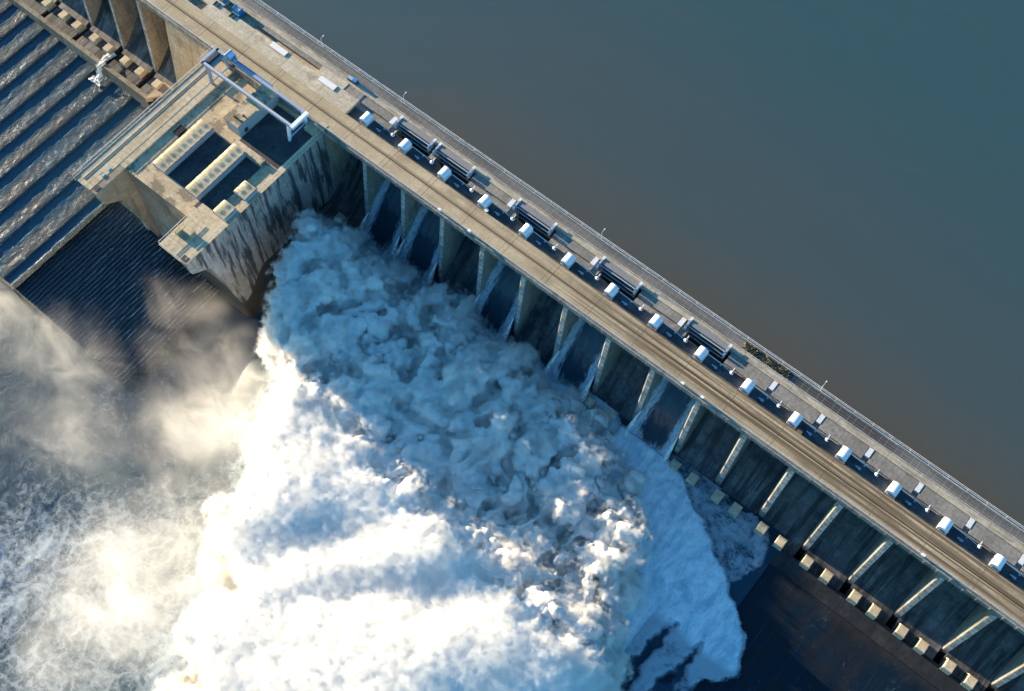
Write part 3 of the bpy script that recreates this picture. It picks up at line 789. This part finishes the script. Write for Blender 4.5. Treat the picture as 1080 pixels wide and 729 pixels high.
for i in range(24): m.beam((-53.6,-70.5+i*2.5,-1.5),(-53.6,-70.5+i*2.5,-.4),.09,.09)
m.build('arm_railing', M['rail'], arm)
MB().box(-48.9,-46.9,-71.4,-69.3,-1.98,-1.9).build('floor_hatch', M['black'], arm)
MB().box(-50.6,-49.2,-66.6,-65.2,-1.98,-1.7).box(-50.9,-49.4,-63.8,-62.6,-1.98,-1.85).build('floor_vent', M['grey'], arm)
a2 = MB().box(-18.9,-9.3,-59.9,-53.6,-4.4,-1.99); a2.prism_x(bracket, -18.9, -9.5); a2.box(-9.5,-7.35,-71.9,-11.95,-2.02,-1.95)
arm2 = a2.build('loading_arm', M['arm'], ph)
MB().box(-10.2,-8.2,-71.6,-69.7,-1.95,-1.86).build('floor_hatch', M['black'], arm2)
MB().box(-15.6,-12.4,-64.6,-62.6,-1.98,.2).build('equipment_box', M['arm'], arm2)
MB().box(-17.5,-16.2,-66.5,-62.8,-1.98,-.4).build('low_curb', M['arm'], arm2)
m = MB()
for yy in (-71.9,-68.,-64.,-60.): m.beam((-18.8,yy,-2),(-18.8,yy,-.7),.08,.08); m.beam((-17.4,yy,-2),(-17.4,yy,-.8),.08,.08)
m.beam((-18.8,-71.9,-.7),(-18.8,-59,-.7),.12,.1); m.beam((-17.4,-71.9,-.8),(-17.4,-59,-.8),.1,.1); m.beam((-18.8,-71.9,-.7),(-9.5,-71.9,-.7),.1,.1)
m.build('arm_railing', M['rail'], arm2)
rf = MB().box(-46.2,-9.5,-59.8,-11.95,-3.0,-2.5).build('roof_slab', M['roof'], ph)
# step down to a stained gutter along the left and front
for bx in ((-46.2,-18.9,-59.9,-59.2,-2.5,-2.2),(-13.2,-9.5,-39.3,-31.2,-2.5,-2.1),(-13.2,-9.5,-49.,-45.2,-2.5,-2.1),(-28,-9.5,-12.6,-11.9,-2.5,-1.5)):
    MB().box(*bx).build('roof_curb', M['roof'], rf)
for bx in ((-34.6,-26.2,-53.2,-32.9),(-20.5,-14.2,-56.,-33.2),(-26.6,-9.6,-30.4,-13.)):  # dark sheets painting the shadows of the vault rows and roof house
    MB().box(*bx,-2.5,-2.46).build('roof_shade_sheet', M['roof_shade'], rf)
MB().beam((-8.4,-71,-1.),(-8.4,-12,-1.),.1,.1).build('edge_rail', M['rail'], ph)

def vault_row(x0, x1, y0, y1, n, zt):
    nx, nv = 14, 12
    U, V = np.meshgrid(np.linspace(0,1,nx), np.linspace(0,n,n*nv+1))
    v = V-np.floor(V); v = np.where(V >= n, 1., v)
    arch = 1-(2*v-1)**2
    Z = zt+.42*arch*(.35+.65*U)-.46*sst(U,.4,1.)*arch+.25*sst(U,0,.3)
    Z = Z-.5*(1-sst(U,0,.12))
    X = x0+(x1-x0)*U; Y = y0+(y1-y0)*V/n
    o = grid_mesh('vaulted_roof', X, Y, Z, M['shell'])
    o.parent = ph; o.matrix_parent_inverse = Matrix.Translation(world_loc(ph)).inverted()
    for k in range(n+1):
        pass
    w = MB().box(x0+.1,x1-.05,y0+.05,y1-.05,-2.8,zt-1.3)
    w.box(x1-.05,x1+.35,y0,y1,-2.8,zt-.25); w.box(x0,x1,y0-.15,y0+.05,-2.8,zt-.4); w.box(x0,x1,y1-.05,y1+.15,-2.8,zt-.4)
    wo = w.build('vault_wall', M['grey'], ph)
    r = MB()
    for k in range(1,n): r.beam((x0+.1,y0+(y1-y0)*k/n,zt+.02),(x1,y0+(y1-y0)*k/n,zt+.12),.14,.2)
    r.build('vault_rib', M['shell'], wo)
vault_row(-40.4,-35.0,-53.5,-32.7,9,-.35)
vault_row(-26.1,-20.9,-53.6,-32.7,9,-.35)
vault_row(-13.9,-8.9,-45.,-40.2,2,-.35)
vault_row(-13.9,-8.9,-54.,-49.1,2,-.35)
MB().box(-27.4,-14.3,-33.0,-30.7,-2.8,-1.0).build('roof_beam', M['roof'], ph)
hs = MB().box(-32.4,-26.8,-29.1,-20.9,-2.8,3.0).box(-32.4,-26.8,-20.9,-10.8,-2.8,2.2).build('roof_house', M['grey'], ph)
MB().box(-32.7,-26.6,-29.3,-20.7,3.0,3.25).box(-32.7,-26.6,-20.6,-16.0,2.2,2.45).box(-32.7,-26.6,-15.2,-10.6,2.2,2.45).build('house_roof', M['roof'], hs)
MB().box(-30.2,-29.5,-27.2,-26.5,3.25,4.3).box(-28.4,-27.8,-25.2,-24.6,3.25,4.0).build('roof_vent', M['rust'], hs)
MB().box(-26.8,-26.72,-27.,-25.6,-2.,-.2).build('house_door', M['black'], hs)
m = MB()
for k in range(6): m.box(-44.2,-41.9,-41.2+k*.62,-40.9+k*.62,-2.8,-1.3)
m.box(-44.2,-44.05,-41.3,-37.7,-2.8,-1.2); m.box(-42.0,-41.85,-41.3,-37.7,-2.8,-1.2)
m.build('louvre_stack', M['black'], ph)
MB().box(-13.3,-9.4,-14.6,-11.7,-2.8,-.9).box(-9.8,-7.2,-11.9,-9.6,-1.6,.1).build('landing_slab', M['arm'], ph)

# ------------------------------------------------------------------ GANTRY CRANE
gc = thing('gantry_crane', (-31,-16.5,-2.8), 'grey portal gantry crane with a blue trolley standing on the powerhouse roof', 'crane')
zt = 6.0
gb = MB().beam((-50.6,-19.5,zt),(-12.0,-19.5,zt),.95,1.1).build('girder', M['steel'], gc)
MB().beam((-50.,-19.5,zt+.6),(-12.5,-19.5,zt+.6),.18,.14).build('rail', M['rail'], gb)
gb = MB().beam((-50.6,-13.2,zt),(-12.0,-13.2,zt),.95,1.1).build('girder', M['steel'], gc)
MB().beam((-46.,-12.4,zt+.3),(-27.,-12.4,zt+.3),.5,.3).build('cable_tray', M['blue'], gb)
MB().beam((-11.9,-20.,zt),(-11.9,-12.7,zt),1.3,1.2).build('end_beam', M['white'], gc)
eb = MB().beam((-50.3,-20.,zt),(-50.3,-12.6,zt),1.0,1.1).build('end_beam', M['steel'], gc)
MB().box(-52.,-50.8,-19.9,-12.7,zt-.4,zt-.2).box(-49.6,-47.,-18.9,-13.8,zt-.3,zt-.1).build('service_platform', M['steel'], eb)
m = MB()
for yy in (-19.8,-17.4,-15,-12.8): m.beam((-52.,yy,zt-.3),(-52.,yy,zt+.9),.07,.07)
m.beam((-52,-19.9,zt+.9),(-52,-12.7,zt+.9),.08,.08)
m.build('platform_railing', M['rail'], eb)
MB().box(-49.4,-48.4,-18.6,-14,zt-.1,zt+.9).build('drive_box', M['black'], eb)
for x, fx in ((-48.6,-48.2),(-13.6,-14.2)):
    for y, fy in ((-19.5,-20.2),(-13.2,-12.4)):
        lg = MB().rings([[(fx-.35,fy-.4,-2.4),(fx+.35,fy-.4,-2.4),(fx+.35,fy+.4,-2.4),(fx-.35,fy+.4,-2.4)],[(x-.6,y-.45,zt-.5),(x+.6,y-.45,zt-.5),(x+.6,y+.45,zt-.5),(x-.6,y+.45,zt-.5)]]).build('leg', M['white'] if x > -20 else M['steel'], gc)
        MB().box(fx-.8,fx+.8,fy-.3,fy+.3,-2.8,-2.4).build('wheel_bogie', M['black'], lg)
    MB().beam((fx,-20.2,-1.2),(fx,-12.4,-1.2),.4,.5).build('sill_beam', M['steel'], gc)
tr = MB().box(-46.2,-43.2,-13.9,-11.6,zt+.6,zt+2.2).build('trolley', M['blue'], gc)
MB().tube((-45.6,-14.2,zt+1.6),(-45.6,-11.3,zt+1.6),.7,n=14).box(-43.2,-42.,-13.4,-12.2,zt+.6,zt+1.5).build('hoist_drum', M['lightblue'], tr)
MB().beam((-44.7,-12.8,zt-3.2),(-44.7,-12.8,zt+.6),.07,.07).box(-45.1,-44.3,-13.1,-12.5,zt-4.,zt-3.2).build('hook_block', M['black'], tr)

# ------------------------------------------------------------------ HOIST HOUSINGS along the channel
ORD = ['first','second','third','fourth','fifth','sixth','seventh','eighth','ninth','tenth','eleventh','twelfth','thirteenth','fourteenth','fifteenth','sixteenth','seventeenth']
hx, hy, hz = .35, -.25, -1.1
hh = thing('hoist_housing', (hx,hy,hz), '', 'machine housing', 'white hoist housings along the crest channel')
def arch_prof(w, z0, zs, rise, n=12):
    p = [(hx-w,z0)]+[(hx-w*math.cos(math.pi*i/n), zs+rise*math.sin(math.pi*i/n)) for i in range(n+1)]+[(hx+w,z0)]
    return p[::-1]
sh = MB().prism_y(arch_prof(1.42,hz+.15,hz+1.75,.95), hy-1.55, hy+1.65).build('shell', M['white'], hh)
MB().prism_y(arch_prof(1.5,hz+1.3,hz+1.8,1.0), hy-1.62, hy-1.5).build('rim', M['white'], sh)
MB().prism_y(arch_prof(1.5,hz+1.3,hz+1.8,1.0), hy+1.6, hy+1.7).build('rim', M['white'], sh)
MB().box(hx-1.6,hx+1.6,hy-1.75,hy+1.8,hz,hz+.15).build('base_plate', M['grey'], hh)
dr = MB().box(hx-.75,hx+.75,hy-1.64,hy-1.55,hz+.25,hz+1.75).build('door', M['lightblue'], hh)
MB().box(hx+.45,hx+.6,hy-1.7,hy-1.64,hz+.9,hz+1.1).build('handle', M['black'], dr)
hh['label'] = 'first white barrel-roofed hoist housing from the crane, on the sunlit end of the channel'
def hh_label(k):
    if k == 0: return hh['label']
    tail = {1:'beside the double gate', 2:'at right end of double gate', 3:'with rusty drum at foot', 4:'beside a single raised gate', 6:'beside a single raised gate', 8:'beside the farthest raised gate', 10:'with a rusty box at its foot'}.get(k, 'beside a closed cover slab')
    return '%s white barrel-roofed hoist housing from the crane, %s' % (ORD[k], tail)
for k in range(0, 16):
    if k: dup(hh, (16*k+hx, hy, hz), hh_label(k))
# drive shafts with bearings between the housings
sx, sy, sz = 2.2, .6, -1.1
ds = thing('drive_shaft', (sx,sy,sz), 'pale gate drive shaft with bearing post, right of the first hoist housing from the crane', 'drive shaft', 'gate drive shafts along the channel')
MB().tube((sx,sy+.7,sz+.8),(sx+4.8,sy+.5,sz+.8),.11).build('shaft', M['rail'], ds)
MB().tube((sx+4.4,sy+.5,sz),(sx+4.4,sy+.5,sz+.65),.2).box(sx+4.1,sx+4.7,sy+.2,sy+.8,sz,sz+.12).build('bearing_post', M['lightblue'], ds)
dm = MB().tube((sx+7.9,sy+.1,sz+.5),(sx+8.5,sy+.1,sz+.9),.55,n=14).build('drum', M['rail'], ds)
MB().tube((sx+8.5,sy+.1,sz+.9),(sx+8.7,sy+.1,sz+1.),.18,n=10).build('hub', M['black'], dm)
MB().tube((sx+4.8,sy+.5,sz+.8),(sx+7.9,sy+.1,sz+.8),.09).build('shaft', M['rail'], ds)
MB().box(sx+3.2,sx+4.1,sy-1.6,sy-.9,sz,sz+.5).tube((sx+2.4,sy-1.2,sz+.4),(sx+3.2,sy-1.2,sz+.4),.25).build('gear_case', M['steel'], ds)
MB().box(sx+8.,sx+8.3,sy+.3,sy+1.9,sz+.6,sz+.85).build('crank_arm', M['rail'], ds)
for k in range(1, 16): dup(ds, (16*k+sx, sy, sz), 'pale gate drive shaft with bearing post, right of the %s hoist housing from the crane' % ORD[k])

# raised gates
def raised_gate(a, b, label):
    g = thing('spillway_gate', ((a+b)/2, 5., -9), label, 'gate', 'raised spillway gates')
    skin = MB().box(a+1.5,b-1.5,5.05,7.0,-8.5,.75).build('gate_panel', M['gate'], g)
    MB().box(a+1.5,b-1.5,4.9,5.04,-8.5,.6).build('gate_face', M['black'], g)
    for z in (.1,-2.3,-4.7):
        MB().box(a+1.3,b-1.3,4.5,4.88,z-.07,z+.07).build('girder', M['lightblue'], g)
    for xx in (a+.8, b-1.5):
        fr = MB().box(xx,xx+.6,3.3,4.2,-1.1,.7).box(xx,xx+.6,4.5,7.1,-1.1,.95).build('lifting_frame', M['steel'], g)
        MB().tube((xx-.05,3.8,.6),(xx+.65,3.8,.6),.35,n=12).build('sheave', M['blue'], fr)
        MB().box(xx-.1,xx+.7,6.2,7.4,.95,1.1).build('cap_plate', M['rail'], fr)
GT = [(7.9,23.76,'raised dark spillway gate nearest the crane, left half of the adjoining pair'),(23.76,39.62,'raised dark spillway gate, right half of the adjoining pair'),(55.48,71.34,'single raised dark gate, next one right of the adjoining pair'),(87.2,103.06,'single raised dark gate midway between two other single gates'),(118.92,134.78,'single raised dark gate farthest from the crane, before the weedy walkway')]
for g in GT: raised_gate(*g)

# ------------------------------------------------------------------ machines on the left crest
def winch(x, y, label):
    w = thing('winch_machine', (x,y,-2.6), label, 'winch', 'blue winches in the trench')
    MB().box(x-1.6,x+1.6,y-.4,y+2.6,-2.6,-.2).build('frame', M['blue'], w)
    d = MB().tube((x-1.2,y+1.2,.35),(x+1.2,y+1.2,.35),.9,n=14).build('drum', M['lightblue'], w)
    MB().box(x-1.5,x-1.2,y+.2,y+2.2,-.2,1.5).box(x+1.2,x+1.5,y+.2,y+2.2,-.2,1.5).build('side_plate', M['blue'], d)
    for q in (-.9,.6): MB().box(x+q,x+q+.35,y-2.4,y-.4,-.0,.35).build('arm', M['black'], w)
winch(-68.2,4.0,'blue winch machine beside the square pit on the far left of the crest')
winch(-60.8,3.9,'blue winch machine with two black arms over the dark trench, nearer the crane')
winch(-75.,4.2,'blue winch machine at the top left corner above the square pit')
ct = thing('utility_cart', (-12.5,7.9,.02), 'small dark blue utility cart parked on the crest ledge near the roof lights', 'cart')
cb = MB().box(-14.6,-10.8,7.2,8.7,.35,.9).build('body', M['black'], ct)
MB().box(-12.4,-10.9,7.3,8.6,.9,1.6).build('cab', M['blue'], ct)
MB().box(-14.5,-12.6,7.35,8.55,.9,1.05).build('load_bed', M['lightblue'], ct)
for q in (-13.9,-11.6):
    for yy in (7.25,8.65): MB().tube((q,yy-.12,.37),(q,yy+.12,.37),.35,n=12).build('wheel', M['black'], ct)
rd = thing('steel_drum', (50.6,-2.1,-1.1), 'rusty open drum beside the fourth hoist housing at the road edge', 'drum')
MB().tube((50.6,-2.1,-1.1),(50.6,-2.1,.1),.62,.62,n=16).build('drum_body', M['rust'], rd)
MB().tube((50.6,-2.1,.1),(50.6,-2.1,.18),.67,.67,n=16).build('drum_rim', M['rail'], rd)
rx_ = thing('storage_box', (163.2,-2.1,-1.1), 'small brown wooden box at the foot of the eleventh hoist housing', 'box')
MB().box(162.5,163.9,-2.7,-1.5,-1.1,-.1).build('box_body', M['rust'], rx_)
MB().box(162.4,164.,-2.8,-1.4,-.1,.05).build('lid', M['rust'], rx_)

# lamp posts
def lamp(x, y, z, dy, label, grp):
    l = thing('lamp_post', (x,y,z), label, 'lamp', grp)
    MB().tube((x,y,z),(x,y,z+4.4),.09,.06).build('pole', M['rail'], l)
    a = MB().beam((x,y,z+4.4),(x,y+dy,z+4.6),.08,.08).build('lamp_arm', M['rail'], l)
    MB().box(x-.13,x+.13,y+dy-.28,y+dy+.28,z+4.5,z+4.66).build('lamp_head', M['white'], a)
    MB().box(x-.25,x+.25,y-.25,y+.25,z,z+.3).build('lamp_foot', M['girder'], l)
for i, (x, w) in enumerate(((-29.2,'nearest the crane'),(5.8,'above the first hoist housing'),(83.6,'across from the third raised gate'),(161.,'beside the weedy stretch of walkway'),)):
    lamp(x, 11.6, .1, 1.2, 'slim white lamp post on the reservoir parapet, %s' % w, 'lamp posts on the reservoir side')
def fixture(x, label):
    l = thing('floodlight', (x,-11.3,0.), label, 'floodlight', 'floodlights along the road edge')
    MB().box(x-.12,x+.12,-11.5,-11.1,.2,1.6).build('bracket', M['rail'], l)
    h = MB().box(x-.5,x+.5,-11.9,-11.2,1.5,2.1).build('lamp_housing', M['white'], l)
    MB().box(x-.42,x+.42,-11.95,-11.9,1.56,2.04).build('lens', M['glass'], h)
for x, w in ((40.2,'above the pier after the second open bay'),(51.8,'over the first closed bay past the powerhouse'),(129.8,'over last open bay'),(136.5,'above the pier right of the last open bay'),(207.8,'over the bright baffle blocks')):
    fixture(x, 'small white floodlight on the road edge, %s' % w)

# weeds and driftwood on the walkway
m = MB(); rnd = random.Random(3)
for i in range(420):
    x = 136+16*rnd.random()**.9; y = 8.8+2.2*rnd.random(); h = .25+rnd.random()*.7
    a = rnd.random()*6.28; r = .1+.25*rnd.random()
    m.quad((x-r*math.cos(a),y-r*math.sin(a),.12),(x+r*math.cos(a),y+r*math.sin(a),.12),(x+.3*math.sin(a),y+.3*math.cos(a),.12+h))
for i in range(26):
    x = 136+15*rnd.random(); y = 8.9+2*rnd.random(); a = rnd.random()*6.28; l = .4+rnd.random()
    m.beam((x,y,.25),(x+l*math.cos(a),min(11,y+l*math.sin(a)*.5),.3+.3*rnd.random()),.14,.14)
wt = NT('weeds'); wc = wt.mix(wt.map(wt.noise(.9,4,.6),.4,.6), (.05,.055,.02), (.32,.24,.11)); wt.bsdf(wc,.9)
tag(m.build('weeds_debris', wt.m), 'dry weeds and driftwood littering the walkway by the reservoir parapet', 'debris', None, 'stuff')

# ------------------------------------------------------------------ LIGHT
EL, AZ = 10.5, .5
w = bpy.data.worlds.new('World'); scene.world = w; w.use_nodes = True
nt = w.node_tree; nt.nodes.clear()
sky = nt.nodes.new('ShaderNodeTexSky'); sky.sky_type = 'NISHITA'; sky.sun_disc = False
sky.sun_elevation = R(EL); sky.sun_rotation = R(270-AZ); sky.altitude = 200; sky.air_density = 1.1; sky.dust_density = .6; sky.ozone_density = 2.2
bg = nt.nodes.new('ShaderNodeBackground'); bg.inputs['Strength'].default_value = .088
ou = nt.nodes.new('ShaderNodeOutputWorld'); tint = nt.nodes.new('ShaderNodeMix'); tint.data_type = 'RGBA'; tint.blend_type = 'MULTIPLY'; tint.inputs[0].default_value = 1; tint.inputs[7].default_value = (.38,.87,1.14,1)
nt.links.new(sky.outputs[0], tint.inputs[6]); nt.links.new(tint.outputs[2], bg.inputs['Color']); nt.links.new(bg.outputs[0], ou.inputs['Surface'])
sl = bpy.data.lights.new('sun', 'SUN'); sl.energy = 5.0; sl.angle = R(.5); sl.color = (1.,.79,.52)
so = bpy.data.objects.new('sun', sl); COL.objects.link(so)
d = Vector((math.cos(R(EL))*math.cos(R(AZ)), math.cos(R(EL))*math.sin(R(AZ)), -math.sin(R(EL))))
so.rotation_euler = d.to_track_quat('-Z','Y').to_euler(); so.location = (-200,-60,150)

# ------------------------------------------------------------------ CAMERA
Rc = np.array([[0.77707228,0.62940703,0.00233556],[0.57322593,-0.70616828,-0.41561808],[-0.25994364,0.32430409,-0.90953623]])
cam = bpy.data.cameras.new('camera'); co = bpy.data.objects.new('camera', cam); COL.objects.link(co)
mw = Matrix.Identity(4)
for i in range(3):
    mw[i][0] = Rc[0][i]; mw[i][1] = -Rc[1][i]; mw[i][2] = -Rc[2][i]
mw.translation = (173.744,-143.030,311.176)
co.matrix_world = mw
cam.sensor_width = 36; cam.lens = 1260.93/1080*36; cam.clip_start = 1; cam.clip_end = 6000
scene.camera = co

# ------------------------------------------------------------------ render settings
scene.view_settings.view_transform = 'Standard'; scene.view_settings.look = 'None'
scene.view_settings.exposure = 1.9; scene.view_settings.gamma = 1
scene.render.engine = 'CYCLES'
c = scene.cycles
c.use_denoising = True; c.max_bounces = 10; c.diffuse_bounces = 4; c.glossy_bounces = 3; c.transparent_max_bounces = 8; c.volume_bounces = 5
c.volume_step_rate = 1.0; c.volume_max_steps = 512; c.sample_clamp_indirect = 4
c.use_adaptive_sampling = True; c.adaptive_threshold = .035
